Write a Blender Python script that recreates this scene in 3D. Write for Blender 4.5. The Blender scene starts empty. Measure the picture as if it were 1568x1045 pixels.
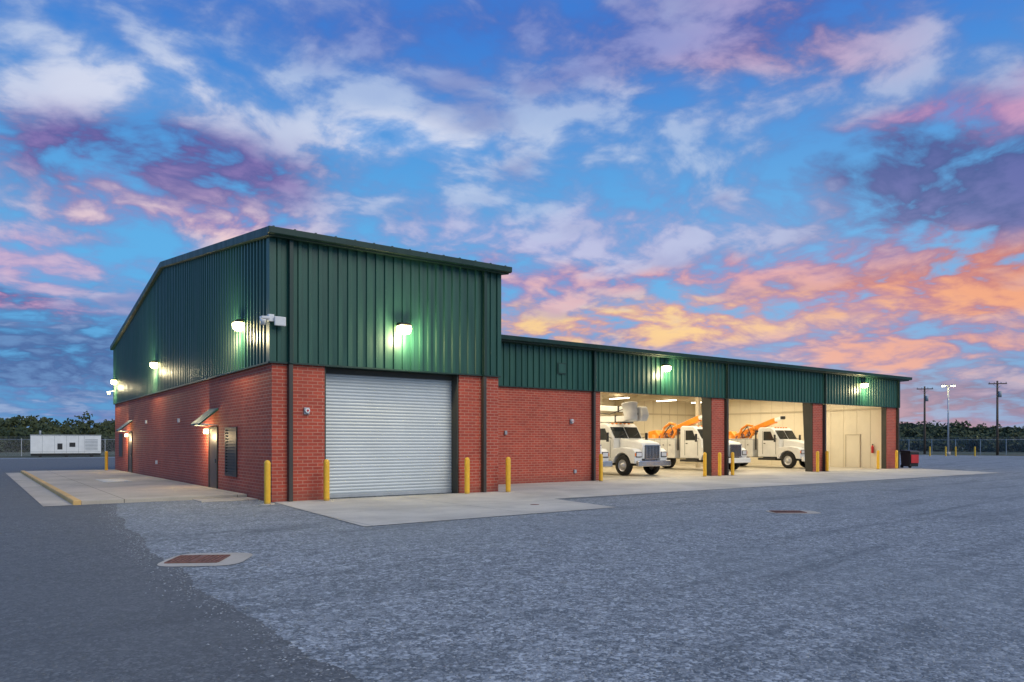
import bpy, bmesh, math, random
from mathutils import Vector, Matrix
random.seed(7)
S=bpy.context.scene
S.view_settings.view_transform='Standard'
S.view_settings.look='None'
S.view_settings.exposure=0
COL=S.collection

# ---------------------------------------------------------------- node helpers
class NT:
    def __init__(s,tree): s.t=tree; s.n=tree.nodes; s.l=tree.links
    def new(s,typ,**kw):
        nd=s.n.new(typ)
        for k,v in kw.items(): setattr(nd,k,v)
        return nd
    def set(s,sock,v):
        if isinstance(v,bpy.types.NodeSocket): s.l.new(v,sock)
        else:
            if sock.type=='RGBA' and hasattr(v,'__len__') and len(v)==3: v=(*v,1)
            sock.default_value=v
    def M(s,op,a,b=None,c=None,clamp=False):
        nd=s.n.new('ShaderNodeMath'); nd.operation=op; nd.use_clamp=clamp
        s.set(nd.inputs[0],a)
        if b is not None: s.set(nd.inputs[1],b)
        if c is not None: s.set(nd.inputs[2],c)
        return nd.outputs[0]
    def mix(s,f,a,b,blend='MIX'):
        nd=s.n.new('ShaderNodeMix'); nd.data_type='RGBA'; nd.blend_type=blend; nd.clamp_factor=True
        s.set(nd.inputs[0],f); s.set(nd.inputs[6],a); s.set(nd.inputs[7],b)
        return nd.outputs[2]
    def ss(s,v,lo,hi,a=0.0,b=1.0):
        nd=s.n.new('ShaderNodeMapRange'); nd.interpolation_type='SMOOTHSTEP'
        s.set(nd.inputs[0],v)
        for i,x in enumerate((lo,hi,a,b)): nd.inputs[i+1].default_value=x
        return nd.outputs[0]
    def noise(s,vec,scale,detail=4,rough=.5,dist=0.0,col=False):
        nd=s.n.new('ShaderNodeTexNoise'); s.set(nd.inputs['Vector'],vec)
        nd.inputs['Scale'].default_value=scale; nd.inputs['Detail'].default_value=detail
        nd.inputs['Roughness'].default_value=rough; nd.inputs['Distortion'].default_value=dist
        return nd.outputs['Color' if col else 'Fac']
    def sep(s,v):
        nd=s.n.new('ShaderNodeSeparateXYZ'); s.set(nd.inputs[0],v); return nd.outputs
    def comb(s,x,y,z=0.0):
        nd=s.n.new('ShaderNodeCombineXYZ')
        s.set(nd.inputs[0],x); s.set(nd.inputs[1],y); s.set(nd.inputs[2],z); return nd.outputs[0]

def mat_base(name):
    m=bpy.data.materials.new(name); m.use_nodes=True
    t=NT(m.node_tree); b=m.node_tree.nodes['Principled BSDF']
    pos=t.new('ShaderNodeNewGeometry').outputs['Position']
    return m,t,b,pos

def simple(name,col,rough=.6,metal=0.0,var=.12,scale=1.5,spec=.5,emit=None,es=0):
    m,t,b,pos=mat_base(name)
    n=t.noise(pos,scale,5,.6)
    f=t.ss(n,.3,.7)
    c1=tuple(c*(1-var) for c in col); c2=tuple(min(1,c*(1+var)) for c in col)
    t.set(b.inputs['Base Color'],t.mix(f,c1,c2))
    b.inputs['Roughness'].default_value=rough; b.inputs['Metallic'].default_value=metal
    b.inputs['Specular IOR Level'].default_value=spec
    if emit:
        b.inputs['Emission Color'].default_value=(*emit,1); b.inputs['Emission Strength'].default_value=es
        try: m.cycles.emission_sampling='NONE'
        except Exception: pass
    return m

# ---------------------------------------------------------------- materials
def m_brick():
    m,t,b,pos=mat_base('red_brick')
    x,y,z=t.sep(pos)
    vec=t.comb(t.M('ADD',x,y),z,0.0)
    br=t.new('ShaderNodeTexBrick')
    t.set(br.inputs['Vector'],vec)
    br.inputs['Scale'].default_value=1.0
    br.inputs['Color1'].default_value=(.50,.076,.038,1)
    br.inputs['Color2'].default_value=(.35,.050,.028,1)
    br.inputs['Mortar'].default_value=(.54,.24,.16,1)
    br.inputs['Mortar Size'].default_value=.012
    br.inputs['Mortar Smooth'].default_value=.2
    br.inputs['Bias'].default_value=-.1
    br.inputs['Brick Width'].default_value=.30
    br.inputs['Row Height'].default_value=.10
    n=t.noise(pos,.7,6,.65); n2=t.noise(pos,9,3,.6)
    c=t.mix(t.ss(n,.35,.7,0,.4),br.outputs['Color'],(.28,.052,.032))
    c=t.mix(t.ss(n2,.55,.75,0,.22),c,(.58,.17,.09))
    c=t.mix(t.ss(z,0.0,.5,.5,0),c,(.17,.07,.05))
    t.set(b.inputs['Base Color'],c); b.inputs['Roughness'].default_value=.8
    bp=t.new('ShaderNodeBump'); bp.inputs['Strength'].default_value=.5; bp.inputs['Distance'].default_value=.01
    t.set(bp.inputs['Height'],t.M('SUBTRACT',1.0,br.outputs['Fac'])); t.l.new(bp.outputs[0],b.inputs['Normal'])
    return m
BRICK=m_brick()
def m_green(name,col,rough=.38):
    m,t,b,pos=mat_base(name)
    x,y,z=t.sep(pos)
    st=t.noise(t.comb(t.M('MULTIPLY',x,3.0),t.M('MULTIPLY',y,3.0),t.M('MULTIPLY',z,.35)),1.2,4,.6)
    c=t.mix(t.ss(st,.3,.7),tuple(k*.82 for k in col),tuple(k*1.15 for k in col))
    t.set(b.inputs['Base Color'],c)
    t.set(b.inputs['Roughness'],t.ss(st,.3,.7,rough-.04,rough+.10))
    return m
GREEN=m_green('green_metal_panel',(.016,.080,.055),.42)
GTRIM=m_green('green_trim',(.007,.036,.026),.45)
GDARK=simple('dark_downspout',(.055,.045,.035),.5)
OLIVE=simple('dark_steel_jamb',(.045,.042,.03),.55)
SLAT=simple('rollup_door_steel',(.46,.50,.51),.45,0.2,.05,.8)
WHITEP=simple('white_paint',(.76,.76,.73),.3,0,.05,2)
WHITEG=simple('white_body_panel',(.66,.66,.64),.4,0,.08,3)
CREAM=simple('cream_liner_panel',(.75,.68,.52),.6,0,.05,.6)
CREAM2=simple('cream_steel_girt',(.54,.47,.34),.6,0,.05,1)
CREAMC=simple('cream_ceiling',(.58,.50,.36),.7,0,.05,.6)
BLACK=simple('black_plastic',(.02,.02,.02),.5)
TIRE=simple('tire_rubber',(.018,.017,.016),.85,0,.3,12)
GLASS=simple('dark_vehicle_glass',(.02,.026,.03),.1,0,.2,2,.6)
CHROME=simple('chrome_steel',(.55,.55,.55),.25,.9,.1,4)
HUB=simple('wheel_hub',(.6,.6,.6),.4,.4,.15,8)
ORANGE=simple('orange_paint',(.78,.25,.015),.4,0,.15,3)
HEADL=simple('headlight_glass',(.8,.8,.8),.1,.2,.05,3)
AMBER=simple('amber_lens',(.8,.22,.02),.2)
RED=simple('red_paint',(.55,.03,.03),.4)
GALV=simple('galvanised_steel',(.42,.44,.46),.5,.5,.12,4)
WOOD=simple('weathered_wood',(.13,.09,.065),.9,0,.3,3)
LOUV=simple('louver_metal',(.035,.03,.03),.5)
DOORM=simple('brown_steel_door',(.07,.05,.04),.45)
GREYW=simple('grey_equipment',(.35,.37,.38),.5)
CARD=simple('cardboard',(.3,.2,.11),.8,0,.3,2)
FLOOR=simple('sealed_floor_concrete',(.46,.42,.34),.35,0,.15,.7)
LENS=simple('lamp_lens',(.9,.85,.6),.3,emit=(1,.86,.36),es=30)
LENS2=simple('door_lamp_lens',(.9,.8,.6),.3,emit=(1,.75,.35),es=14)
TUBE=simple('ceiling_tube_lens',(.9,.9,.8),.3,emit=(1,.9,.68),es=9)
def m_yellow():
    m,t,b,pos=mat_base('yellow_safety_paint')
    n=t.noise(pos,9,6,.7); z=t.sep(pos)[2]
    c=t.mix(t.ss(n,.3,.7),(.82,.42,.02),(.90,.52,.035))
    c=t.mix(t.ss(n,.62,.70,0,.5),c,(.4,.24,.05))
    c=t.mix(t.ss(z,0.0,.12,.6,0),c,(.18,.14,.08))
    t.set(b.inputs['Base Color'],c); b.inputs['Roughness'].default_value=.45
    return m
YEL=m_yellow()
def m_conc(name,col,joint=0.0):
    m,t,b,pos=mat_base(name)
    n=t.noise(pos,.45,7,.65,.3); n2=t.noise(pos,30,4,.7); n3=t.noise(pos,2.2,6,.7,1.0)
    c=t.mix(t.ss(n,.3,.7),tuple(k*.78 for k in col),tuple(k*1.12 for k in col))
    c=t.mix(t.ss(n3,.56,.74,0,.4),c,tuple(k*.55 for k in col))
    c=t.mix(t.ss(n2,.4,.7,0,.25),c,tuple(k*.6 for k in col))
    if joint:
        x,y,z=t.sep(pos)
        for k,off in ((x,.3),(y,-.1)):
            fr=t.M('FRACT',t.M('DIVIDE',t.M('ADD',k,off+100*joint),joint))
            d=t.M('ABSOLUTE',t.M('SUBTRACT',fr,.5))
            c=t.mix(t.M('GREATER_THAN',d,.5-.012/joint),c,tuple(k2*.35 for k2 in col))
    t.set(b.inputs['Base Color'],c); b.inputs['Roughness'].default_value=.85
    bp=t.new('ShaderNodeBump'); bp.inputs['Strength'].default_value=.3; bp.inputs['Distance'].default_value=.01
    t.set(bp.inputs['Height'],n2); t.l.new(bp.outputs[0],b.inputs['Normal'])
    return m
CONC=m_conc('apron_concrete',(.52,.48,.40),4.2)
CONCP=m_conc('walk_concrete',(.49,.43,.34),3.1)
KERBM=m_conc('painted_kerb',(.68,.43,.16))
def m_gravel(name,lo,hi,dark,tint,cell=70,bump=.35,big=.12,tracks=.5,patch=.35):
    m,t,b,pos=mat_base(name)
    vo=t.new('ShaderNodeTexVoronoi'); t.set(vo.inputs['Vector'],pos); vo.inputs['Scale'].default_value=cell
    v2=t.new('ShaderNodeTexVoronoi'); t.set(v2.inputs['Vector'],pos); v2.inputs['Scale'].default_value=cell*.45
    v3=t.new('ShaderNodeTexVoronoi'); t.set(v3.inputs['Vector'],pos); v3.inputs['Scale'].default_value=cell*.16
    s1=t.sep(vo.outputs['Color'])[0]; s2=t.sep(v2.outputs['Color'])[1]; s3=t.sep(v3.outputs['Color'])[2]
    c=t.mix(t.M('POWER',s1,1.4),lo,hi)
    c=t.mix(t.ss(s2,.74,.95,0,.75),c,tuple(min(1,k*1.5) for k in hi))
    c=t.mix(t.ss(s2,.0,.28,.7,0),c,dark)
    c=t.mix(t.ss(s3,.62,.9,0,.30),c,tuple(min(1,k*1.15) for k in hi))
    c=t.mix(t.ss(s3,.1,.35,.30,0),c,dark)
    x,y,z=t.sep(pos)
    n=t.noise(pos,big,6,.6,.5)
    tr=t.noise(t.comb(t.M('MULTIPLY',t.M('ADD',x,t.M('MULTIPLY',y,.15)),.10),t.M('MULTIPLY',t.M('SUBTRACT',y,t.M('MULTIPLY',x,.10)),.9),0.0),1.0,6,.7,1.0)
    n4=t.noise(pos,1.1,8,.78)
    c=t.mix(t.ss(n,.38,.66,0,.5),c,tint)
    c=t.mix(t.ss(tr,.48,.70,0,tracks),c,dark)
    c=t.mix(t.ss(n4,.50,.70,0,patch),c,dark)
    c=t.mix(t.ss(n4,.48,.30,0,patch*.6),c,hi)
    t.set(b.inputs['Base Color'],c); b.inputs['Roughness'].default_value=.8
    bp=t.new('ShaderNodeBump'); bp.inputs['Strength'].default_value=bump; bp.inputs['Distance'].default_value=.012
    t.set(bp.inputs['Height'],t.M('ADD',t.M('SUBTRACT',1.0,v2.outputs['Distance']),t.M('MULTIPLY',n4,1.2)))
    t.l.new(bp.outputs[0],b.inputs['Normal'])
    return m
GRAVEL=m_gravel('crushed_gravel',(.088,.102,.108),(.36,.38,.38),(.066,.08,.086),(.19,.21,.21),62,.6,.12,.55,.45)
ASPH=m_gravel('asphalt_surface',(.072,.078,.078),(.155,.16,.155),(.058,.062,.062),(.115,.12,.115),85,.3,.2,.3,.22)
STONE=simple('gravel_stone',(.27,.28,.28),.8,0,.5,14)
def m_grass():
    m,t,b,pos=mat_base('grass_ground')
    n=t.noise(pos,.08,6,.6); n2=t.noise(pos,2,5,.7)
    c=t.mix(t.ss(n,.3,.7),(.045,.06,.02),(.10,.09,.045)); c=t.mix(t.ss(n2,.4,.7,0,.5),c,(.03,.045,.015))
    t.set(b.inputs['Base Color'],c); b.inputs['Roughness'].default_value=.95
    return m
GRASS=m_grass()
def m_leaf():
    m,t,b,pos=mat_base('tree_foliage')
    n=t.noise(pos,.25,4,.6); n2=t.noise(pos,1.8,3,.6)
    c=t.mix(t.ss(n,.35,.65),(.025,.045,.014),(.075,.085,.022)); c=t.mix(t.ss(n2,.4,.7,0,.6),c,(.014,.028,.012))
    t.set(b.inputs['Base Color'],c); b.inputs['Roughness'].default_value=.8
    return m
LEAF=m_leaf()
def m_hill():
    m,t,b,pos=mat_base('distant_woodland')
    n=t.noise(pos,.06,6,.7)
    t.set(b.inputs['Base Color'],t.mix(t.ss(n,.3,.7),(.02,.032,.022),(.05,.058,.036))); b.inputs['Roughness'].default_value=1
    return m
HILL=m_hill()
def m_mesh():
    m,t,b,pos=mat_base('chain_link_wire')
    x,y,z=t.sep(pos)
    u=t.M('ADD',x,y)
    w=None
    for sg in (1,-1):
        f=t.M('FRACT',t.M('MULTIPLY',t.M('ADD',t.M('ADD',u,1000.0),t.M('MULTIPLY',z,float(sg))),12.0))
        g=t.M('LESS_THAN',f,.07); w=g if w is None else t.M('MAXIMUM',w,g)
    tr=t.new('ShaderNodeBsdfTransparent'); mx=t.new('ShaderNodeMixShader')
    b.inputs['Base Color'].default_value=(.4,.42,.44,1); b.inputs['Metallic'].default_value=.4
    t.l.new(w,mx.inputs[0]); t.l.new(tr.outputs[0],mx.inputs[1]); t.l.new(b.outputs[0],mx.inputs[2])
    t.l.new(mx.outputs[0],m.node_tree.nodes['Material Output'].inputs[0])
    return m
WIRE=m_mesh()
RUST=simple('rusty_grate',(.22,.10,.07),.8,.2,.3,12)
RUSTP=simple('rust_plate',(.16,.07,.05),.9,0,.3,10)

# ---------------------------------------------------------------- mesh helpers
def empty(name,loc=(0,0,0),rot=0):
    e=bpy.data.objects.new(name,None); COL.objects.link(e); e.location=loc; e.rotation_euler=(0,0,rot); e.empty_display_size=.3; return e
def mesh(name,verts,faces,mat,parent=None,smooth=False):
    me=bpy.data.meshes.new(name); me.from_pydata(verts,[],faces); me.update()
    o=bpy.data.objects.new(name,me); COL.objects.link(o)
    if mat: me.materials.append(mat)
    if parent: o.parent=parent
    if smooth:
        for p in me.polygons: p.use_smooth=True
    return o
def fixn(o):
    bm=bmesh.new(); bm.from_mesh(o.data); bmesh.ops.recalc_face_normals(bm,faces=bm.faces); bm.to_mesh(o.data); bm.free()
def bev(o,w,seg=2):
    md=o.modifiers.new('bev','BEVEL'); md.width=w; md.segments=seg; md.limit_method='ANGLE'; md.angle_limit=math.radians(35)
def box(name,x0,x1,y0,y1,z0,z1,mat,parent=None,bevel=0):
    v=[(x0,y0,z0),(x1,y0,z0),(x1,y1,z0),(x0,y1,z0),(x0,y0,z1),(x1,y0,z1),(x1,y1,z1),(x0,y1,z1)]
    f=[(0,3,2,1),(4,5,6,7),(0,1,5,4),(1,2,6,5),(2,3,7,6),(3,0,4,7)]
    o=mesh(name,v,f,mat,parent)
    if bevel: bev(o,bevel)
    return o
def boxes(name,lst,mat,parent=None,bevel=0):
    V=[];F=[]
    for (x0,x1,y0,y1,z0,z1) in lst:
        k=len(V)
        V+=[(x0,y0,z0),(x1,y0,z0),(x1,y1,z0),(x0,y1,z0),(x0,y0,z1),(x1,y0,z1),(x1,y1,z1),(x0,y1,z1)]
        F+=[tuple(i+k for i in q) for q in [(0,3,2,1),(4,5,6,7),(0,1,5,4),(1,2,6,5),(2,3,7,6),(3,0,4,7)]]
    o=mesh(name,V,F,mat,parent)
    if bevel: bev(o,bevel)
    return o
def prism(name,prof,x0,x1,mat,parent=None,bevel=0):   # profile in (y,z) extruded along x
    n=len(prof); V=[(x0,y,z) for y,z in prof]+[(x1,y,z) for y,z in prof]
    F=[tuple(range(n)),tuple(range(2*n-1,n-1,-1))]+[(i,(i+1)%n,n+(i+1)%n,n+i) for i in range(n)]
    o=mesh(name,V,F,mat,parent); fixn(o)
    if bevel: bev(o,bevel)
    return o
def tube(name,p0,p1,r0,r1,mat,parent=None,seg=14):
    p0=Vector(p0);p1=Vector(p1); d=(p1-p0).normalized()
    a=d.orthogonal().normalized(); b=d.cross(a)
    V=[];F=[]
    for p,r in ((p0,r0),(p1,r1)):
        for i in range(seg):
            an=2*math.pi*i/seg; V.append(tuple(p+a*math.cos(an)*r+b*math.sin(an)*r))
    F=[(i,(i+1)%seg,seg+(i+1)%seg,seg+i) for i in range(seg)]+[tuple(range(seg-1,-1,-1)),tuple(range(seg,2*seg))]
    o=mesh(name,V,F,mat,parent)
    for p in o.data.polygons:
        if len(p.vertices)==4: p.use_smooth=True
    return o
def lathe(name,prof,mat,parent=None,seg=20,axis='Z',center=(0,0,0)):
    V=[];F=[]
    for r,h in prof:
        for i in range(seg):
            a=2*math.pi*i/seg; c,s=math.cos(a)*r,math.sin(a)*r
            V.append((center[0]+c,center[1]+s,center[2]+h) if axis=='Z' else (center[0]+h,center[1]+c,center[2]+s))
    for k in range(len(prof)-1):
        for i in range(seg): F.append((k*seg+i,k*seg+(i+1)%seg,(k+1)*seg+(i+1)%seg,(k+1)*seg+i))
    o=mesh(name,V,F,mat,parent); fixn(o)
    for p in o.data.polygons: p.use_smooth=True
    return o
def sheet(name,pts,z,mat):
    o=mesh(name,[(x,y,z) for x,y in pts],[tuple(range(len(pts)))],mat); fixn(o)
    if o.data.polygons[0].normal.z<0: o.data.flip_normals()
    return o

# ---------------------------------------------------------------- ground
sheet('ground',[(-2500,-600),(2500,-600),(2500,3500),(-2500,3500)],0.0,GRASS)
sheet('gravel_yard',[(-60,-60),(100,-60),(100,60),(60,78),(-60,78)],.004,GRAVEL)
edge=[(-4.60,-45),(-4.62,-16),(-4.70,-14),(-4.68,-11.4),(-4.5,-7),(-4.15,-2),(-3.8,1.0),(-3.6,2.2)]
pts=[]
wob=0
for (xa,ya),(xb,yb) in zip(edge[:-1],edge[1:]):
    n=max(1,int(abs(yb-ya)/.05))
    for i in range(n):
        f=i/n; wob=wob*.93+random.uniform(-.02,.02)
        pts.append((xa+(xb-xa)*f+wob+random.uniform(-.02,.02)+.05*math.sin((ya+(yb-ya)*f)*1.7),ya+(yb-ya)*f))
seam=list(pts)
pts.append(edge[-1])
pts+= [(-5.35,2.2),(-5.35,29.2),(-.5,30),(10,34),(30,40),(30,72),(-48,72),(-48,-45)]
sheet('asphalt_road',pts,.008,ASPH)
V=[];F=[]
def stone(x,y,z,r):
    k=len(V); a=random.random()*6.28; c,s=math.cos(a),math.sin(a); sx,sy,sz=r*random.uniform(.7,1.2),r*random.uniform(.6,1.0),r*random.uniform(.35,.7)
    for (px,py,pz) in ((1,.2,0),(-.2,1,.1),(-1,-.1,0),(.15,-1,.1),(.1,.1,1)):
        ux,uy=px*sx,py*sy; V.append((x+ux*c-uy*s,y+ux*s+uy*c,z+pz*sz))
    F.extend([(k,k+1,k+4),(k+1,k+2,k+4),(k+2,k+3,k+4),(k+3,k,k+4)])
def near_drain(x,y): return (x+4.12)**2+(y+9.72)**2<.75**2
for i in range(5000):
    sx,sy=seam[random.randrange(len(seam))]
    if sy<-18.5: continue
    xx=sx-abs(random.gauss(0,.22))*(1 if random.random()<.75 else -1)
    if near_drain(xx,sy): continue
    stone(xx,sy,.009,random.uniform(.007,.018))
for i in range(18000):
    dd=3.2+16*random.random()**1.3; rel=math.radians(random.uniform(-22,40)); a=math.radians(36)+rel
    x=-6.88+dd*math.sin(a); y=-21.03+dd*math.cos(a)
    if x<-4.4 or y>-7.4 or near_drain(x,y): continue
    stone(x,y,.004,random.uniform(.007,.019))
mesh('loose_gravel',V,F,STONE)
sheet('concrete_apron',[(.05,.02),(-.5,-7.2),(6.7,-6.95),(7.25,-3.75),(39.6,-3.45),(43.6,3.9),(43.6,20),(42.6,20),(42.6,3.52),(7.85,3.52),(7.85,.02)],.016,CONC)
sheet('garage_floor',[(7.8,3.53),(42.55,3.53),(42.55,20.1),(7.8,20.1)],.02,FLOOR)
wk=empty('sidewalk')
box('slab',-4.45,-.01,2.3,28.6,-.1,.11,CONCP,wk,.01)
box('slab_tip',-1.6,-.01,1.2,2.29,-.1,.03,CONCP,wk,.01)
kb=empty('curb')
box('kerb_stone',-4.66,-4.46,2.25,28.7,-.1,.14,KERBM,kb,.03)
mesh('gutter',[(-5.35,2.1,.018),(-4.66,2.1,.018),(-4.66,28.8,.018),(-5.35,28.8,.018)],[(0,1,2,3)],CONCP,kb)
box('cover_plate',-2.6,-1.6,12.5,15.2,.112,.125,GREYW,wk)

def grate(name,x,y,w,d,rot,m1=CONCP,m2=RUST):
    e=empty(name,(x,y,-.014),rot)
    n=28; V=[]
    for i in range(n):
        a=2*math.pi*i/n; c,s=math.cos(a),math.sin(a)
        V.append((w*.5*math.copysign(abs(c)**.5,c),d*.5*math.copysign(abs(s)**.5,s),.026))
    mesh('collar',V,[tuple(range(n))],m1,e)
    L=[]
    gw,gd=w*.62,d*.55; B0=.0285
    L.append((-gw/2-.12,gw/2-.12,-gd/2,-gd/2+.04,B0,.040)); L.append((-gw/2-.12,gw/2-.12,gd/2-.04,gd/2,B0,.040))
    L.append((-.14,-.10,-gd/2+.041,gd/2-.041,.039,.041))
    k=int(gw/.06)
    for i in range(k+1):
        xx=-gw/2-.12+i*gw/k; L.append((xx-.012,xx+.012,-gd/2+.041,gd/2-.041,B0,.038))
    mesh('pit',[(-gw/2-.12,-gd/2,.028),(gw/2-.12,-gd/2,.028),(gw/2-.12,gd/2,.028),(-gw/2-.12,gd/2,.028)],[(0,1,2,3)],RUSTP,e)
    boxes('bars',L,m2,e)
grate('storm_drain_grate',-4.12,-9.72,1.15,1.25,math.radians(-30))
grate('storm_drain_grate',9.3,-10.4,1.2,.9,math.radians(-36))
mh=empty('manhole_cover',(5.5,-5.05,0)); lathe('cover',[(0,.022),(.12,.022),(.13,.017)],RUST,mh)

# ---------------------------------------------------------------- building
B=empty('brick_garage_building')
PITCH=.305
def ribs(name,axis,c,a0,a1,zb,ztop,out,mat=GREEN,step=PITCH,h=.045):
    prof=[]; a=a0
    while a<a1-1e-6:
        for da,o in ((0,0),(step*.50,0),(step*.57,h),(step*.90,h),(step*.97,0)):
            if a+da<a1: prof.append((a+da,o))
        a+=step
    prof.append((a1,0))
    V=[]
    for p,o in prof:
        zt=ztop(p) if callable(ztop) else ztop
        for z in (zb,zt):
            V.append((p,c+out*o,z) if axis=='x' else (c+out*o,p,z))
    F=[(2*i,2*i+2,2*i+3,2*i+1) for i in range(len(prof)-1)]
    return mesh(name,V,F,mat,B)
HW=7.82; HD=28.4; BT=4.05
def gz(y): return 7.50+(y/14.3)*1.85 if y<=14.3 else 9.35-(y-14.3)/14.1*2.15
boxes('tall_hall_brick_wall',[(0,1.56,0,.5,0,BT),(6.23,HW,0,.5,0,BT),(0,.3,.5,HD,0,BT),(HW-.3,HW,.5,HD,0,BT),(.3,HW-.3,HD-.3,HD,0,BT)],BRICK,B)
prism('tall_hall_core',[(0,BT+.001),(0,7.5),(14.3,9.35),(HD,7.2),(HD,BT+.001)],0.001,HW-.001,GTRIM,B)
ribs('front_green_panels','x',-.04,-.04,HW+.04,BT-.06,7.5,-1)
ribs('side_green_panels','y',-.04,-.04,HD+.04,BT-.06,gz,-1)
ribs('right_green_panels','y',HW+.04,0,HD,BT,gz,1)
ribs('rear_green_panels','x',HD+.04,0,HW,BT,7.2,1)
boxes('panel_base_flashing',[(-.085,HW+.06,-.10,-.002,BT-.10,BT-.055),(-.10,-.002,-.002,HD,BT-.10,BT-.055)],GTRIM,B)
boxes('corner_trim',[(-.098,.09,-.095,-.03,BT-.055,7.48),(-.095,-.047,-.03,.12,BT-.055,7.48),(HW-.10,HW+.06,-.095,-.03,BT-.055,7.48),(-.095,-.05,HD-.1,HD+.03,BT-.055,7.2)],GREEN,B)
prism('tall_roof',[(-.30,7.47),(-.34,7.72),(14.3,9.60),(28.75,7.42),(28.72,7.18),(14.3,9.34)],-.22,HW+.24,GTRIM,B,.02)
L=[]
for i in range(14): 
    xx=-.1+i*.61; L.append((xx,xx+.05,-.40,-.25,7.715,7.738))
boxes('roof_seam_clips',L,GTRIM,B)
prism('eave_gutter',[(-.46,7.52),(-.47,7.70),(-.345,7.70),(-.345,7.50)],-.24,HW+.26,GTRIM,B,.015)
for xx in (.50,7.17):
    box('downspout',xx-.06,xx+.06,-.20,-.095,3.95,7.5,GTRIM,B,.01)
    box('downspout_lower',xx-.06,xx+.06,-.16,-.004,.02,3.94,GDARK,B,.01)
box('door_header',1.56,6.23,.002,.5,BT-.10,BT,GTRIM,B)
boxes('door_frame',[(1.56,1.62,.05,.42,0,3.94),(6.17,6.229,.03,.42,0,3.94),(1.62,6.17,.3,.42,3.78,3.94)],OLIVE,B)
V=[];F=[];z=.12;rows=[]
while z<3.78:
    for dz,o in ((0,.0),(.010,-.008),(.05,-.016),(.090,-.008),(.1,0)): rows.append((min(z+dz,3.8),o))
    z+=.1
for zz,o in rows: V+=[(1.62,.40+o,zz),(6.17,.40+o,zz)]
F=[(2*i,2*i+1,2*i+3,2*i+2) for i in range(len(rows)-1)]
mesh('rollup_door',V,F,SLAT,B,True)
box('rollup_door_bottom_bar',1.62,6.17,.36,.44,.02,.125,GREYW,B,.01)
def side_door(y0,y1,nm):
    boxes(nm+'_frame',[(-.04,-.001,y0-.07,y0,.11,2.25),(-.04,-.001,y1,y1+.07,.11,2.25),(-.04,-.001,y0,y1,2.17,2.25)],OLIVE,B)
    box(nm,-.02,-.002,y0,y1,.12,2.17,DOORM,B)
    box(nm+'_handle',-.07,-.021,y0+.08,y0+.12,1.0,1.14,CHROME,B)
    a,b=y0-.12,y1+.12
    o=mesh(nm+'_canopy',[(0,a,2.90),(0,b,2.90),(-.62,a,2.36),(-.62,b,2.36),(-.62,a,2.30),(-.62,b,2.30),(0,a,2.82),(0,b,2.82)],
       [(0,1,3,2),(2,3,5,4),(4,5,7,6),(0,2,4,6),(1,7,5,3)],GREEN,B); fixn(o)
    for yy in (a+.03,b-.03): tube(nm+'_canopy_brace',(-.03,yy,2.30),(-.58,yy,2.33),.02,.02,WHITEP,B,8)
    box(nm+'_lamp',-.16,-.003,(y1+.12),(y1+.28),2.02,2.18,LENS2,B,.02)
    li=bpy.data.lights.new(nm+'_light','POINT'); li.energy=65; li.color=(1,.74,.40); li.shadow_soft_size=.06
    lo=bpy.data.objects.new(nm+'_light',li); COL.objects.link(lo); lo.location=(-.45,y1+.15,1.90); lo.parent=B
side_door(5.75,6.75,'side_door')
side_door(22.6,23.6,'rear_side_door')
boxes('louver_frame',[(-.05,-.001,3.35,3.42,.6,2.2),(-.05,-.001,4.58,4.65,.6,2.2),(-.05,-.001,3.42,4.58,2.13,2.2),(-.05,-.001,3.42,4.58,.6,.67)],LOUV,B)
box('louver_back',-.01,-.001,3.42,4.58,.67,2.13,BLACK,B)
L=[]
for i in range(15):
    zz=.68+i*.097; L.append((-.045,-.012,3.42,4.58,zz,zz+.045))
boxes('louver_blades',L,LOUV,B)
box('far_window',-.03,-.002,25.6,26.8,.9,2.2,LOUV,B)
def fixture(x,y,z,nx):
    if nx: box('junction_box',-.08,-.001,y-.06,y+.06,z-.08,z+.08,WHITEP,B,.01)
    else: box('junction_box',x-.06,x+.06,y-.08,y-.001,z-.08,z+.08,GREYW,B,.01)
fixture(0,11.5,2.6,1); fixture(0,18.5,2.7,1); fixture(0,16.0,.8,1); fixture(14.3,3.5,.45,0); fixture(10.6,3.5,2.1,0)
def strobe(x,y,z):
    box('strobe_box',x-.08,x+.08,y-.07,y-.001,z-.1,z+.1,GREYW,B,.01)
    tube('horn_face',(x,y-.07,z+.01),(x,y-.13,z+.01),.05,.07,WHITEP,B)
    tube('strobe_lens',(x,y-.131,z+.01),(x,y-.15,z+.01),.03,.03,RED,B)
strobe(1.0,0,2.62); strobe(14.1,3.5,2.62)
boxes('camera_bracket',[(-.16,.0,-.22,-.10,5.1,5.3)],WHITEP,B,.01)
box('antenna_panel',-.02,.30,-.32,-.24,4.98,5.24,WHITEG,B,.02)
tube('dome_camera',(-.28,-.1,5.22),(-.28,-.1,5.0),.10,.07,WHITEP,B)
tube('camera_arm',(-.28,-.1,5.22),(-.02,-.1,5.26),.025,.025,WHITEP,B)
box('camera_bullet',-.42,-.18,-.42,-.34,5.12,5.2,WHITEG,B,.02)
tube('dome_camera_far',(-.35,28.2,4.7),(-.35,28.2,4.5),.12,.09,WHITEP,B)
tube('camera_arm_far',(-.35,28.2,4.7),(0,28.2,4.75),.03,.03,WHITEP,B)

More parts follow.
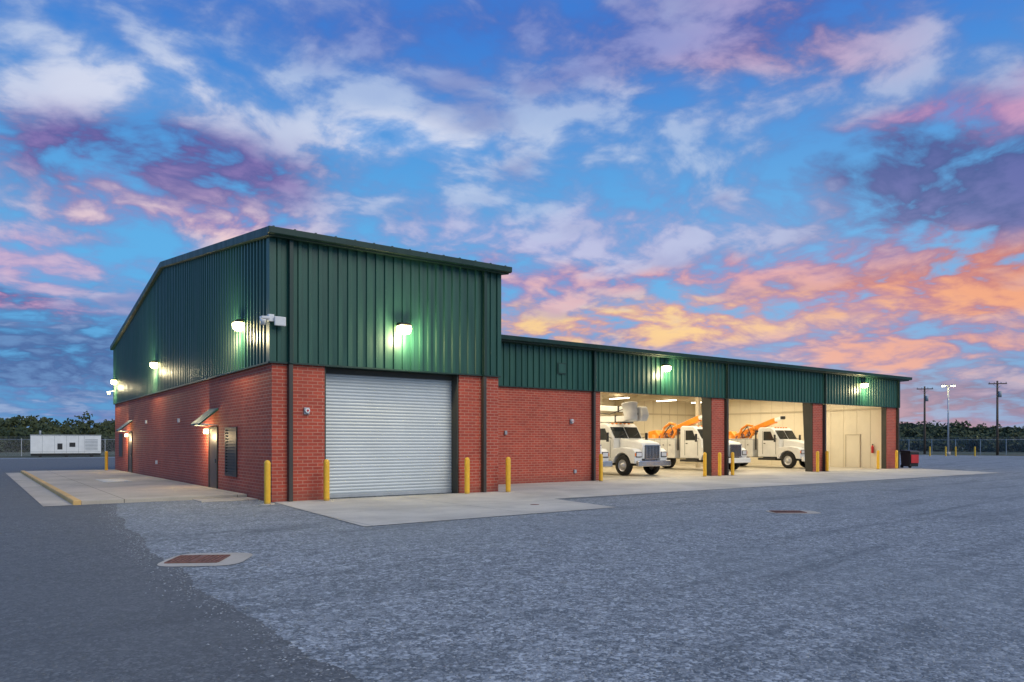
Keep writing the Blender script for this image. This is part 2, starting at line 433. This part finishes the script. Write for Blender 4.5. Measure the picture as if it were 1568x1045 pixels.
# low wing --------------------------------------------------------
Y0=3.5; LX=42.2; YB=20.0
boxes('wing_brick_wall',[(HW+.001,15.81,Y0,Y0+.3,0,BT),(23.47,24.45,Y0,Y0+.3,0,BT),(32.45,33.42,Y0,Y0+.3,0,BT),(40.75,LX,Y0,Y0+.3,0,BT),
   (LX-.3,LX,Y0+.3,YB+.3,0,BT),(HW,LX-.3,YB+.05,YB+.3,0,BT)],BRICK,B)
boxes('jamb_steel',[(23.44,23.468,Y0+.03,Y0+.34,0,BT),(24.452,24.60,Y0+.03,Y0+.34,0,BT),(32.42,32.448,Y0+.03,Y0+.34,0,BT),(33.422,33.55,Y0+.03,Y0+.34,0,BT),(40.72,40.748,Y0+.03,Y0+.34,0,BT)],OLIVE,B)
boxes('wing_fascia_core',[(HW+.001,LX,Y0+.001,Y0+.3,BT+.001,5.78)],CREAM,B)
boxes('wing_header_soffit',[(15.81,23.43,Y0+.0,Y0+.32,BT-.06,BT),(24.66,32.41,Y0+.0,Y0+.32,BT-.06,BT),(33.6,40.70,Y0+.0,Y0+.32,BT-.06,BT)],GTRIM,B)
ribs('wing_green_panels','x',Y0-.04,HW+.06,LX+.04,BT-.05,5.78,-1)
box('wing_base_flashing',HW+.06,LX+.05,Y0-.10,Y0-.002,BT-.09,BT-.051,GTRIM,B)
ribs('wing_end_green_panels','y',LX+.04,Y0,YB+.3,BT,lambda y:5.75-(y-Y0)*.03,1)
box('wing_end_trim',LX-.1,LX+.09,Y0-.093,Y0-.02,BT-.05,5.75,GTRIM,B)
prism('wing_roof',[(3.15,5.74),(3.10,5.98),(YB+.6,5.45),(YB+.6,5.2)],HW+.09,LX+.75,GTRIM,B,.02)
prism('wing_gutter',[(2.97,5.80),(2.95,5.97),(3.095,5.97),(3.095,5.78)],HW+.08,LX+.77,GTRIM,B,.015)
for xx in (15.35,24.55,33.5,42.0):
    box('wing_downspout',xx-.06,xx+.06,Y0-.20,Y0-.095,3.95,5.8,GTRIM,B,.01)
    box('wing_downspout_lower',xx-.06,xx+.06,Y0-.16,Y0-.004,.02,3.94,GDARK,B,.01)
boxes('wall_vent_frame',[(13.25,13.75,Y0-.11,Y0-.08,4.62,5.1)],GTRIM,B)
boxes('wall_vent',[(13.30,13.70,Y0-.13,Y0-.111,4.67,5.05)],GREEN,B)
# interior --------------------------------------------------------
boxes('interior_liner',[(HW+.002,HW+.05,Y0+.3,YB,.02,5.7),(LX-.36,LX-.302,Y0+.301,YB,.02,5.72),(HW+.05,LX-.36,YB-.02,YB+.04,.02,5.4)],CREAM,B)
prism('interior_ceiling',[(Y0+.3,5.66),(Y0+.3,5.72),(YB,5.24),(YB,5.18)],HW+.06,LX-.37,CREAMC,B)
L=[]
for i in range(11):
    yy=4.6+i*1.45; zz=5.66-(yy-3.8)*.0296; L.append((HW+.1,LX-.4,yy,yy+.07,zz-.22,zz-.01))
boxes('purlins',L,CREAMC,B)
L=[(LX-.44,LX-.361,3.9,YB-.1,3.9,4.0)]
L+=[(HW+.1,LX-.45,YB-.12,YB-.021,2.3,2.42),(HW+.1,LX-.45,YB-.12,YB-.021,3.9,4.0)]
boxes('wall_girts',L,CREAM2,B)
L=[]
for i in range(17): L.append((LX-.372,LX-.361,4.2+i*.95,4.215+i*.95,.02,5.2))
for i in range(36): L.append((8.2+i*.95,8.215+i*.95,YB-.032,YB-.021,.02,5.2))
boxes('liner_seams',L,CREAM2,B)
for i,xx in enumerate((15.42,23.50,32.48)):
    prism('steel_frame_column',[(3.86,.02),(4.02,.02),(4.26,5.3),(3.86,5.4)],xx,xx+.26,OLIVE,B)
    prism('rear_frame_column',[(YB-.12,.02),(YB-.5,.02),(YB-1.0,5.0),(YB-.12,5.0)],xx,xx+.22,CREAM2,B)
    prism('steel_rafter',[(4.27,5.58),(4.27,4.4),(5.2,4.9),(7,5.1),(YB-3,4.75),(YB-1,4.4),(YB-1,5.2)],xx+.05,xx+.2,CREAM2,B)
    prism('mid_column',[(11.9,.02),(12.15,.02),(12.15,5.0),(11.9,5.0)],xx,xx+.22,CREAM2,B)
boxes('interior_door',[(LX-.40,LX-.362,5.9,6.85,.02,2.2)],CREAM,B)
boxes('interior_door_frame',[(LX-.42,LX-.362,5.83,5.9,.02,2.27),(LX-.42,LX-.362,6.85,6.92,.02,2.27),(LX-.42,LX-.362,5.9,6.85,2.2,2.27)],CREAM2,B)
for bx in (12.2,19.0,25.6,28.4):
    sh=empty('storage_shelf',(bx,YB-.9,.02))
    boxes('uprights',[(-1.2,-1.14,0,.05,0,2.2),(1.14,1.2,0,.05,0,2.2),(-1.2,-1.14,.55,.6,0,2.2),(1.14,1.2,.55,.6,0,2.2)],GREYW,sh)
    boxes('shelves',[(-1.14,1.14,0,.6,zz,zz+.04) for zz in (.2,.85,1.5,2.1)],GREYW,sh)
    Lc=[]
    for zz in (.24,.89,1.54):
        xx=-1.05
        while xx<.9:
            w=random.uniform(.2,.45); Lc.append((xx,xx+w,.1,.5,zz+.002,zz+random.uniform(.15,.45))); xx+=w+random.uniform(.03,.2)
    boxes('boxes',Lc,CARD,sh)
fe=empty('fire_extinguisher',(LX-.5,4.95,1.0))
lathe('cylinder',[(0,0),(.08,0),(.085,.05),(.085,.40),(.05,.48),(.02,.52),(0,.53)],RED,fe,14)
box('valve',-.02,.08,-.02,.02,.52,.6,BLACK,fe)
L=[]
for bx in (11.8,17.6,21.8,26.4,30.6,35.5,39.5):
    for by in (6.5,12.5,17.5):
        zz=5.30-(by-3.8)*.03
        L.append((bx-.1,bx+.1,by-.9,by+.9,zz-.06,zz))
boxes('ceiling_light_tubes',L,TUBE,B)
for bx in (12,19.6,28.5,37.3):
    li=bpy.data.lights.new('bay_light','AREA'); li.shape='RECTANGLE'; li.size=6; li.size_y=11; li.energy=620; li.color=(1,.86,.62)
    lo=bpy.data.objects.new('bay_light',li); COL.objects.link(lo); lo.location=(bx,11,4.95); lo.parent=B

def wall_lamp(x,y,z,nx,ny,en=170):
    e=empty('lamp_housing',(x,y,z),math.atan2(ny,nx)+math.pi/2); e.parent=B
    prism('housing',[(-.001,.16),(-.20,.14),(-.27,.09),(-.27,.055),(-.001,.055)],-.19,.19,OLIVE,e,.012)
    lens=prism('lens',[(-.002,.05),(-.265,.05),(-.25,-.10),(-.15,-.18),(-.002,-.18)],-.20,.20,LENS,e,.03)
    li=bpy.data.lights.new('lamp_light','POINT'); li.energy=en; li.color=(1,.84,.48); li.shadow_soft_size=.14
    lo=bpy.data.objects.new('lamp_light',li); COL.objects.link(lo); lo.location=(0,-.46,-.34); lo.parent=e
wall_lamp(4.08,-.08,5.30,0,-1,200)
wall_lamp(-.08,2.55,5.35,-1,0); wall_lamp(-.08,15.7,5.25,-1,0); wall_lamp(-.08,27.4,5.25,-1,0)
wall_lamp(19.9,Y0-.08,5.28,0,-1); wall_lamp(37.7,Y0-.08,5.28,0,-1)

# ---------------------------------------------------------------- bollards
def bollard(x,y):
    e=empty('bollard',(x,y,0))
    lathe('post',[(.085,.0),(.085,1.12),(.078,1.165),(.055,1.2),(.025,1.215),(0,1.22)],YEL,e,20)
    lathe('footing',[(.2,.0),(.2,.022),(.0,.024)],CONCP,e,20)
for p in [(-.32,-.6),(1.42,-.5),(6.28,-.42),(7.88,-.5),(15.3,2.9),(22.5,3.15),(23.45,3.0),(24.6,3.1),(32.1,3.0),(33.4,3.2),(39.3,3.3),(41.2,3.1),(-.6,27.3),
          (89,23),(90.5,21.8),(91.3,21),(92.7,19.4)]:
    bollard(*p)

# ---------------------------------------------------------------- trucks
def wheel(e,x,y,r=.52,w=.3,side=1):
    lathe('tire',[(r*.58,-w/2),(r*.93,-w/2),(r,-w/2+.05),(r,w/2-.05),(r*.93,w/2),(r*.58,w/2)],TIRE,e,28,'X',(x,y,r))
    h=w/2-.03
    lathe('rim',[(r*.6,side*h),(r*.54,side*(h-.05)),(r*.3,side*(h-.07)),(r*.26,side*(h+.03)),(r*.14,side*(h+.08)),(0,side*(h+.08))],HUB,e,20,'X',(x,y,r))
def truck(loc,rot,kind):
    e=empty('utility_truck',loc,rot)
    boxes('chassis',[(-.42,-.32,.3,8.1,.68,.86),(.32,.42,.3,8.1,.68,.86)],BLACK,e)
    box('bumper',-1.18,1.18,-.02,.16,.48,.78,CHROME if kind=='bucket' else WHITEP,e,.04)
    prism('hood',[(.22,.85),(.20,1.50),(.34,1.68),(1.0,1.80),(1.85,1.90),(1.85,.85)],-.66,.66,WHITEP,e,.06)
    arc=[(1.18+.62*math.cos(a),.54+.62*math.sin(a)) for a in [math.radians(k) for k in range(10,171,16)]]
    prof=[(1.95,.62)]+arc+[(.28,.62),(.24,1.20),(.45,1.36),(1.2,1.44),(1.8,1.38),(1.95,1.2)]
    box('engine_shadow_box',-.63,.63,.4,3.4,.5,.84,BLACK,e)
    for s in (-1,1):
        x0,x1=sorted((s*.64,s*1.17))
        prism('fender',prof,x0,x1,WHITEP,e,.03)
        box('headlight',min(s*.72,s*1.08),max(s*.72,s*1.08),.20,.245,.98,1.18,HEADL,e,.02)
        box('headlight_bezel',min(s*.69,s*1.11),max(s*.69,s*1.11),.215,.25,.94,1.22,BLACK,e,.01)
        box('turn_signal',min(s*1.115,s*1.16),max(s*1.115,s*1.16),.22,.26,1.0,1.16,AMBER,e)
        boxes('step',[(min(s*.85,s*1.2),max(s*.85,s*1.2),2.05,3.4,.52,.66)],BLACK,e,.02)
        tube('mirror_arm',(s*1.05,2.05,1.9),(s*1.42,1.95,2.0),.018,.018,BLACK,e,8)
        box('mirror',min(s*1.36,s*1.48),max(s*1.36,s*1.48),1.9,2.0,1.72,2.2,BLACK,e,.02)
        xs=s*1.075
        mesh('side_window',[(xs,2.22,1.82),(xs,3.05,1.82),(xs,3.05,2.42),(xs,2.50,2.42)],[(0,1,2,3)],GLASS,e)
        boxes('door_seam',[(min(xs-.0,xs+.004*s),max(xs,xs+.004*s),2.1,2.125,.9,1.8),(min(xs,xs+.004*s),max(xs,xs+.004*s),3.1,3.125,.9,2.45)],BLACK,e)
        box('door_handle',min(xs,xs+.03*s),max(xs,xs+.03*s),2.9,3.02,1.6,1.65,BLACK,e)
    box('grille',-.52,.52,.165,.235,.88,1.52,BLACK,e,.02)
    boxes('grille_bars',[(-.5+i*.105,-.46+i*.105,.14,.164,.9,1.5) for i in range(10)]+[(-.56,.56,.14,.163,1.52,1.57),(-.56,.56,.14,.163,.83,.88)],CHROME,e)
    prism('cab',[(1.86,.72),(1.86,1.86),(2.28,2.52),(2.50,2.68),(3.35,2.70),(3.48,2.6),(3.5,.72)],-1.07,1.07,WHITEP,e,.05)
    for a,b in ((-.97,-.03),(.03,.97)):
        mesh('windshield',[(a,1.865,1.915),(b,1.865,1.915),(b,2.235,2.495),(a,2.235,2.495)],[(0,1,2,3)],GLASS,e)
        tube('wiper',(a+.2,1.86,1.93),(a+.75,1.98,2.15),.012,.012,BLACK,e,6)
    boxes('marker_lights',[(-.6+i*.3-.04,-.6+i*.3+.04,2.40,2.5,2.66,2.72) for i in range(5)],AMBER,e)
    for s in (-1,1):
        wheel(e,s*1.0,1.18,.52,.28,s); wheel(e,s*.86,6.25,.52,.56,s)
    Lb=[]
    for s in (-1,1):
        x0,x1=sorted((s*.62,s*1.2))
        prism('body_cabinets',[(3.8,.72),(3.8,1.95),(8.3,1.95),(8.3,.8),(6.98,.8),(6.88,1.05),(6.6,1.26),(5.9,1.26),(5.62,1.05),(5.52,.72)],x0,x1,WHITEG,e,.015)
        xs=s*1.203
        for yy in (4.4,5.0,5.5,7.0,7.65): Lb.append((min(xs,xs+.004*s),max(xs,xs+.004*s),yy,yy+.02,1.28 if 5.4<yy<7.05 else .85,1.9))
        Lb.append((min(xs,xs+.004*s),max(xs,xs+.004*s),3.85,8.25,1.9,1.915))
        for yy in (4.15,4.7,5.3,7.35,8.0): Lb.append((min(xs,xs+.02*s),max(xs,xs+.02*s),yy,yy+.08,1.5,1.56))
    boxes('cabinet_seams',Lb,BLACK,e)
    box('body_deck',-.615,.615,3.8,8.3,1.0,1.12,GREYW,e)
    boxes('headboard',[(-1.1,1.1,3.62,3.70,2.4,2.5),(-1.1,-1.02,3.62,3.70,1.2,2.4),(1.02,1.1,3.62,3.70,1.2,2.4),(-.04,.04,3.62,3.70,1.2,2.4)],WHITEG if kind=='bucket' else BLACK,e,.01)
    if kind=='bucket':
        lathe('turret',[(.42,1.12),(.42,1.5),(.3,1.55),(.28,2.5),(0,2.5)],WHITEG,e,20,'Z',(0,5.2,0))
        prism('boom_knuckle',[(4.9,2.2),(4.9,3.0),(5.3,3.25),(5.6,3.0),(5.6,2.2)],-.26,.26,WHITEG,e,.04)
        prism('lower_boom',[(5.0,2.76),(5.0,3.12),(1.0,3.06),(1.0,2.80)],-.20,.20,WHITEP,e,.03)
        prism('upper_boom',[(1.2,3.22),(1.2,3.50),(6.6,3.90),(6.6,3.62)],-.16,.16,WHITEP,e,.03)
        prism('boom_elbow',[(.75,2.78),(.60,3.1),(.75,3.52),(1.35,3.54),(1.40,2.78)],-.24,.24,WHITEG,e,.06)
        tube('elbow_pin',(-.27,1.02,3.15),(.27,1.02,3.15),.09,.09,BLACK,e,12)
        boxes('boom_collars',[(-.23,.23,y,y+.08,2.75,3.12) for y in (2.6,4.0)]+[(-.19,.19,2.4,2.5,3.28,3.62)],BLACK,e,.01)
        bk=[(.33,0),(.33,.05),(.36,.4),(.39,.85),(.42,.85),(.42,.90),(.35,.90),(.31,.2),(0,.2)]
        o=lathe('work_bucket',[(0,0)]+bk,WHITEG,e,18,'Z',(0,0,0)); o.location=(-.62,1.05,2.80); o.rotation_euler=(math.radians(-12),math.radians(4),0)
        tube('bucket_mount',(-.25,1.2,3.2),(-.5,1.0,3.2),.07,.07,GREYW,e,8)
        prism('boom_rest',[(1.9,2.7),(2.1,2.7),(2.1,2.77),(1.9,2.77)],-.4,.4,BLACK,e)
        pr=[(-.24,1.1,3.5),(-.28,2.0,3.42),(-.26,3.0,3.20),(-.26,4.0,3.30),(-.24,5.0,3.1)]
        for a,b in zip(pr[:-1],pr[1:]): tube('hose',a,b,.025,.025,BLACK,e,8)
        tube('hydraulic',(0,5.0,2.3),(0,3.2,2.80),.07,.05,CHROME,e,10)
    else:
        lathe('turret',[(.45,1.12),(.45,1.4),(.34,1.45),(.34,2.2),(0,2.2)],ORANGE,e,20,'Z',(0,6.4,0))
        prism('turret_arms',[(5.9,1.6),(5.9,2.1),(6.3,2.5),(6.9,2.4),(6.9,1.6)],-.30,.30,ORANGE,e,.04)
        prism('derrick_boom',[(6.8,1.7),(6.7,2.05),(2.9,3.35),(2.8,3.02)],-.17,.17,ORANGE,e,.03)
        prism('boom_tip',[(2.9,3.06),(2.87,3.30),(2.3,3.48),(2.25,3.26)],-.12,.12,WHITEP,e,.03)
        boxes('boom_sheave',[(-.18,.18,2.2,2.4,3.24,3.46)],BLACK,e,.05)
        tube('auger_shaft',(-.45,3.9,2.45),(-.45,6.6,1.7),.05,.05,GREYW,e,10)
        for i in range(7):
            f=i/6; y=4.1+f*1.5; zz=2.40-f*.42
            tube('auger_flight',(-.45,y,zz),(-.45,y+.04,zz-.01),.2,.2,ORANGE if i%2 else RUST,e,16)
        pr=[(-.9,4.3,1.9),(-.95,3.85,2.45),(-.95,4.0,2.8),(-.9,4.45,2.9),(-.9,4.95,2.6),(-.9,5.2,1.95)]
        for a,b in zip(pr[:-1],pr[1:]): tube('loader_arm',a,b,.08,.08,ORANGE,e,10)
        tube('hose_a',(-.75,4.2,2.0),(-.7,4.6,2.8),.03,.03,BLACK,e,8)
        tube('hose_b',(-.7,4.6,2.8),(-.75,5.2,2.1),.03,.03,BLACK,e,8)
        tube('lift_cylinder',(.0,6.0,1.5),(.0,4.3,2.5),.08,.05,CHROME,e,10)
        prism('outrigger',[(7.3,.3),(7.3,1.9),(7.5,1.9),(7.5,.3)],-1.28,-1.21,ORANGE,e,.01)
    return e
truck((17.45,5.65,0.02),0,'bucket')
truck((20.98,5.05,0.02),0,'bucket')
truck((29.55,6.5,0.02),0,'derrick')
truck((37.15,6.35,0.02),0,'derrick')

# trash cart by the far corner
tb=empty('trash_cart',(43.7,3.5,0),math.radians(-20))
prism('bin',[(-.38,.12),(-.45,1.05),(.42,1.05),(.34,.12)],-.36,.36,BLACK,tb,.03)
prism('lid',[(-.50,1.06),(-.42,1.16),(.40,1.20),(.46,1.06)],-.4,.4,BLACK,tb,.02)
box('red_panel',-.30,.30,-.47,-.45,.35,.9,RED,tb)
for s in (-1,1): lathe('wheel',[(0,-.03),(.12,-.03),(.12,.03),(0,.03)],TIRE,tb,14,'X',(s*.33,.3,.12))

# ---------------------------------------------------------------- generator enclosure
g=empty('generator_container',(2.2,81.2,0),math.radians(-4))
box('skid',-3.5,3.5,-1.1,1.1,.15,.42,BLACK,g,.02)
box('body',-3.55,3.55,-1.2,1.2,.42,2.55,WHITEP,g,.05)
boxes('roof_cap',[(-3.6,3.6,-1.25,1.25,2.55,2.62)],GREYW,g)
boxes('louvers',[(1.9,3.2,-1.215,-1.201,.8+i*.17,.88+i*.17) for i in range(8)],GREYW,g)
boxes('panel_seams',[(x,x+.03,-1.21,-1.201,.5,2.5) for x in (-2.4,-1.2,0,1.2,1.8)]+[(-3.5,3.5,-1.209,-1.2,.62,.65)],GREYW,g)
boxes('doors',[(-.9,-.4,-1.22,-1.201,.9,1.6),(.3,.9,-1.22,-1.201,1.2,1.7)],BLACK,g)
tube('exhaust',(-2.6,0,2.6),(-2.6,0,3.1),.1,.1,GREYW,g)
for s in (-2.6,0,2.6): box('foot',s-.15,s+.15,-1.1,1.1,0,.15,BLACK,g)

# ---------------------------------------------------------------- fence
def fence(p0,p1,h=2.1,step=3.0):
    e=empty('chain_link_fence')
    a=Vector((*p0,0));b=Vector((*p1,0)); L=(b-a).length; n=int(L/step)
    V=[];F=[]
    for i in range(n+1):
        p=a.lerp(b,i/n)
        k=len(V)
        r=.04
        for z in (0,h+.1):
            for dx,dy in ((-r,-r),(r,-r),(r,r),(-r,r)): V.append((p.x+dx,p.y+dy,z))
        F+=[(k,k+1,k+5,k+4),(k+1,k+2,k+6,k+5),(k+2,k+3,k+7,k+6),(k+3,k,k+4,k+7),(k+4,k+5,k+6,k+7)]
    mesh('posts',V,F,GALV,e)
    tube('top_rail',(a.x,a.y,h),(b.x,b.y,h),.03,.03,GALV,e,6)
    mesh('wire_mesh',[(a.x,a.y,.05),(b.x,b.y,.05),(b.x,b.y,h),(a.x,a.y,h)],[(0,1,2,3)],WIRE,e)
    for q in (.12,.24,.36): tube('barbed_wire',(a.x,a.y,h+q),(b.x,b.y,h+q),.008,.008,GALV,e,4)
fence((-70,66),(-8,90)); fence((-8,90),(60,92)); fence((60,92),(105,60)); fence((105,60),(112,10)); fence((112,10),(104,-40))
gp=empty('gate_post',(-11.0,86.5,0))
box('post',-.35,.35,-.15,.15,0,2.5,WHITEP,gp,.05); box('cap',-.42,.42,-.2,.2,2.5,2.6,GREYW,gp,.02)

# ---------------------------------------------------------------- poles
def upole(x,y,h,rot):
    e=empty('utility_pole',(x,y,0),rot)
    tube('pole',(0,0,0),(0,0,h),.17,.11,WOOD,e,12)
    box('crossarm',-1.1,1.1,-.16,-.08,h-.45,h-.32,WOOD,e)
    for xx in (-1.0,-.4,.4,1.0): lathe('insulator',[(.03,0),(.06,.05),(.04,.1),(.06,.15),(0,.18)],GREYW,e,10,'Z',(xx,-.12,h-.32))
    tube('brace_l',(-.6,-.12,h-.4),(0,-.12,h-1.0),.02,.02,GALV,e,6); tube('brace_r',(.6,-.12,h-.4),(0,-.12,h-1.0),.02,.02,GALV,e,6)
    tube('transformer',(.28,-.1,h-2.2),(.28,-.1,h-1.4),.2,.2,GREYW,e,12)
upole(104.7,21.5,10.0,math.radians(-50)); upole(107,32,10.0,math.radians(-50))
sl=empty('street_lamp',(96.2,24.0,0),math.radians(-52))
tube('pole',(0,0,0),(0,0,9.2),.12,.07,GALV,sl,12); tube('base',(0,0,0),(0,0,.5),.25,.25,CONCP,sl,12)
tube('arm',(-.6,0,9.15),(.6,0,9.15),.05,.05,GALV,sl,8)
for s in (-1,1):
    box('lamp_head',s*.55-.28,s*.55+.28,-.2,.2,9.12,9.28,GALV,sl,.03)
    box('lamp_lens',s*.55-.2,s*.55+.2,-.2,.16,9.03,9.118,LENS,sl,.02)

# ---------------------------------------------------------------- tree line
def treeline(name,items):
    e=empty(name); V=[];F=[];tv=[];tf=[]
    for (cx,cy,h,w) in items:
        cl=[]
        for k in range(random.randint(10,14)):
            f=random.random()
            cl.append((cx+random.gauss(0,w*.34)*(1.2-f*.55),cy+random.gauss(0,w*.28),h*(.10+.78*f),w*random.uniform(.14,.25)))
        for (x,y,z,r) in cl:
            for j in range(32):
                d=Vector((random.gauss(0,1),random.gauss(0,1),random.gauss(0,1))).normalized()*r*random.uniform(.5,1.1)
                c=Vector((x,y,z))+Vector((d.x,d.y,d.z*.8))
                s=random.uniform(.2,.46)
                a=Vector((random.gauss(0,1),random.gauss(0,1),random.gauss(0,1))).normalized(); b=a.orthogonal().normalized(); 
                k0=len(V)
                for q in (a*s,b*s*.8,-a*s,-b*s*.8): V.append(tuple(c+q))
                F.append((k0,k0+1,k0+2,k0+3))
        k0=len(tv)
        for z,r in ((0,.22),(h*.6,.08)):
            for i in range(6): tv.append((cx+r*math.cos(i*1.047),cy+r*math.sin(i*1.047),z))
        tf+=[(k0+i,k0+(i+1)%6,k0+6+(i+1)%6,k0+6+i) for i in range(6)]
    mesh('foliage',V,F,LEAF,e); mesh('trunks',tv,tf,WOOD,e)
CX,CY=-6.88,-21.03
def polar(rel,d):
    a=math.radians(36+rel); return CX+d*math.sin(a),CY+d*math.cos(a)
items=[]
for row,(d0,h0,h1) in enumerate(((165,3.4,4.8),(178,5,6.8),(192,6.2,7.6),(200,6.6,8.4))):
    rel=-50
    while rel<52:
        if -27<rel<24: rel+=1.5 if rel<23 else .5
        d=d0+random.uniform(-6,6)
        f=1+.12*math.sin(rel*.7)+.08*math.sin(rel*2.3+1)
        x,y=polar(rel,d); w=random.uniform(4.5,7)
        h=random.uniform(h0,h1)*f
        if rel>26: h*=.80
        if -30<rel<-26: h*=1.18
        items.append((x,y,h,w))
        rel+=random.uniform(.65,1.1)
treeline('tree_line',items)
V=[];F=[]
n=420
for i in range(n+1):
    rel=-60+120*i/n; x,y=polar(rel,620)
    h=14+2.0*math.sin(i*.05)+1.0*math.sin(i*.17)+random.uniform(-1.0,1.0)
    V+=[(x,y,-1),(x,y,h)]
F=[(2*i,2*i+2,2*i+3,2*i+1) for i in range(n)]
mesh('distant_hill',V,F,HILL)

# ---------------------------------------------------------------- world
W=bpy.data.worlds.new("World"); S.world=W; W.use_nodes=True
t=NT(W.node_tree); bg=W.node_tree.nodes['Background']
d=t.new('ShaderNodeTexCoord').outputs['Generated']
x,y,z=t.sep(d)
zc=t.M('MAXIMUM',z,0.0)
den=t.M('ADD',zc,.22)
px=t.M('DIVIDE',x,den); py=t.M('DIVIDE',y,den)
P=t.comb(px,py,0.0)
wn=t.noise(P,1.6,3,.5,0,True)
vm=t.new('ShaderNodeVectorMath'); vm.operation='MULTIPLY_ADD'
t.set(vm.inputs[0],wn); vm.inputs[1].default_value=(.30,.30,.0); t.set(vm.inputs[2],P)
PW=vm.outputs[0]
nA=t.noise(PW,3.3,7,.52,.0)
nB=t.noise(PW,8.5,6,.55,.0)
vm2=t.new('ShaderNodeVectorMath'); vm2.operation='ADD'; t.set(vm2.inputs[0],PW); vm2.inputs[1].default_value=(7.3,3.1,2.0)
nC=t.noise(vm2.outputs[0],2.2,5,.5,.0)
az=t.M('SUBTRACT',t.M('ARCTAN2',x,y),math.radians(36))
el=t.M('ARCSINE',z)
azn=t.M('ADD',az,t.M('MULTIPLY',t.M('SUBTRACT',nC,.5),.34))
eln=t.M('ADD',el,t.M('MULTIPLY',t.M('SUBTRACT',nA,.5),.13))
def blob(ca,ce,wa,we):
    a=t.M('POWER',t.M('ABSOLUTE',t.M('DIVIDE',t.M('SUBTRACT',azn,ca),wa)),2.0)
    b=t.M('POWER',t.M('ABSOLUTE',t.M('DIVIDE',t.M('SUBTRACT',eln,ce),we)),2.0)
    return t.M('EXPONENT',t.M('MULTIPLY',t.M('ADD',a,b),-1.0))
def srgb(r,g,b):
    return tuple(((c/255)/12.92 if c/255<.04045 else ((c/255+.055)/1.055)**2.4) for c in (r,g,b))
base=t.mix(t.ss(el,.0,.22),srgb(88,152,204),srgb(94,174,230))
base=t.mix(t.ss(el,.22,.54),base,srgb(56,122,210))
puff=t.M('ADD',t.M('MULTIPLY',nA,.52),t.M('MULTIPLY',nB,.48))
edge_m=t.ss(puff,.38,.60)
n_hi=t.ss(puff,.44,.60)
cc=t.mix(n_hi,srgb(100,132,196),srgb(172,192,226))
cc=t.mix(t.M('MULTIPLY',t.ss(nC,.50,.62),.7),cc,srgb(100,112,178))
dens=t.M('MULTIPLY',edge_m,.85)
mauve=srgb(140,116,176); pink=srgb(216,158,190); orange=srgb(238,160,122); yellow=srgb(250,208,144); slate=srgb(58,82,144); white=srgb(216,222,240); purple=srgb(84,86,152); redo=srgb(190,112,118)
def two(b,dark,light,amt,boost):
    global cc,dens
    c2=t.mix(n_hi,dark,light)
    cc=t.mix(t.M('MULTIPLY',b,amt,clamp=True),cc,c2)
    bb=t.M('MULTIPLY',t.M('MULTIPLY',b,boost),t.ss(puff,.36,.54,.08,1.0))
    dens=t.M('ADD',dens,bb,clamp=True)
two(blob(-.16,.385,.17,.04),srgb(150,180,228),white,1.2,.35)
two(blob(-.50,.40,.14,.05),srgb(140,170,220),white,1.2,.35)
two(blob(-.47,.325,.17,.05),purple,mauve,1.4,.8)
two(blob(-.42,.265,.14,.03),mauve,srgb(246,210,208),1.1,.5)
two(blob(-.58,.20,.10,.04),srgb(150,145,200),srgb(214,180,206),1.0,.4)
two(blob(-.56,.10,.22,.055),slate,srgb(100,138,190),1.2,.6)
two(blob(-.60,.155,.10,.012),purple,pink,1.0,.4)
two(blob(.34,.48,.16,.05),purple,srgb(210,164,188),1.1,.5)
two(blob(.0,.50,.5,.04),srgb(70,100,180),srgb(130,150,210),.9,.4)
two(blob(.56,.285,.18,.08),slate,srgb(92,100,166),1.5,.8)
two(blob(.58,.365,.12,.02),mauve,pink,1.1,.6)
two(blob(.05,.27,.30,.04),srgb(130,142,202),srgb(190,192,226),1.0,.3)
two(blob(.0,.205,.12,.03),srgb(140,130,192),srgb(236,190,196),1.0,.5)
two(blob(.28,.215,.30,.022),mauve,srgb(222,166,172),1.1,.35)
two(blob(.55,.178,.17,.034),redo,orange,1.3,.75)
two(blob(.36,.170,.14,.020),mauve,orange,1.1,.45)
two(blob(.16,.155,.24,.028),srgb(200,146,160),yellow,1.3,.7)
two(blob(.47,.115,.28,.032),srgb(130,116,172),srgb(222,158,146),1.2,.65)
two(blob(.12,.105,.2,.02),srgb(120,140,195),srgb(200,190,210),1.2,.5)
two(blob(.45,.045,.5,.035),srgb(88,104,156),srgb(132,122,164),1.2,.9)
final=t.mix(t.M('MULTIPLY',dens,.95),base,cc)
sky=t.new('ShaderNodeTexSky'); sky.sky_type='NISHITA'; sky.sun_disc=False; sky.sun_elevation=math.radians(4); sky.sun_rotation=math.radians(60)
add=t.new('ShaderNodeVectorMath'); add.operation='MULTIPLY_ADD'
t.l.new(sky.outputs[0],add.inputs[0]); add.inputs[1].default_value=(.005,.005,.005); t.l.new(final,add.inputs[2])
t.l.new(add.outputs[0],bg.inputs['Color']); bg.inputs['Strength'].default_value=1.0
W.cycles.sampling_method='MANUAL'; W.cycles.sample_map_resolution=512

front_fill=bpy.data.lights.new('front_fill','SUN'); front_fill.energy=1.9; front_fill.angle=math.radians(40); front_fill.color=(1,.92,.76)  # added camera-side fill to brighten the front walls; the sun has already set
so=bpy.data.objects.new('front_fill',front_fill); COL.objects.link(so)
so.rotation_euler=Vector((-.20,.75,-.62)).to_track_quat('-Z','Y').to_euler()

# ---------------------------------------------------------------- camera
cam=bpy.data.cameras.new('camera'); co=bpy.data.objects.new('camera',cam); COL.objects.link(co)
co.location=(CX,CY,1.70); co.rotation_euler=(math.radians(90),0,-math.radians(36.01))
cam.sensor_width=36; cam.lens=26.15; cam.shift_y=.0992; cam.clip_end=6000; cam.clip_start=.1
S.camera=co
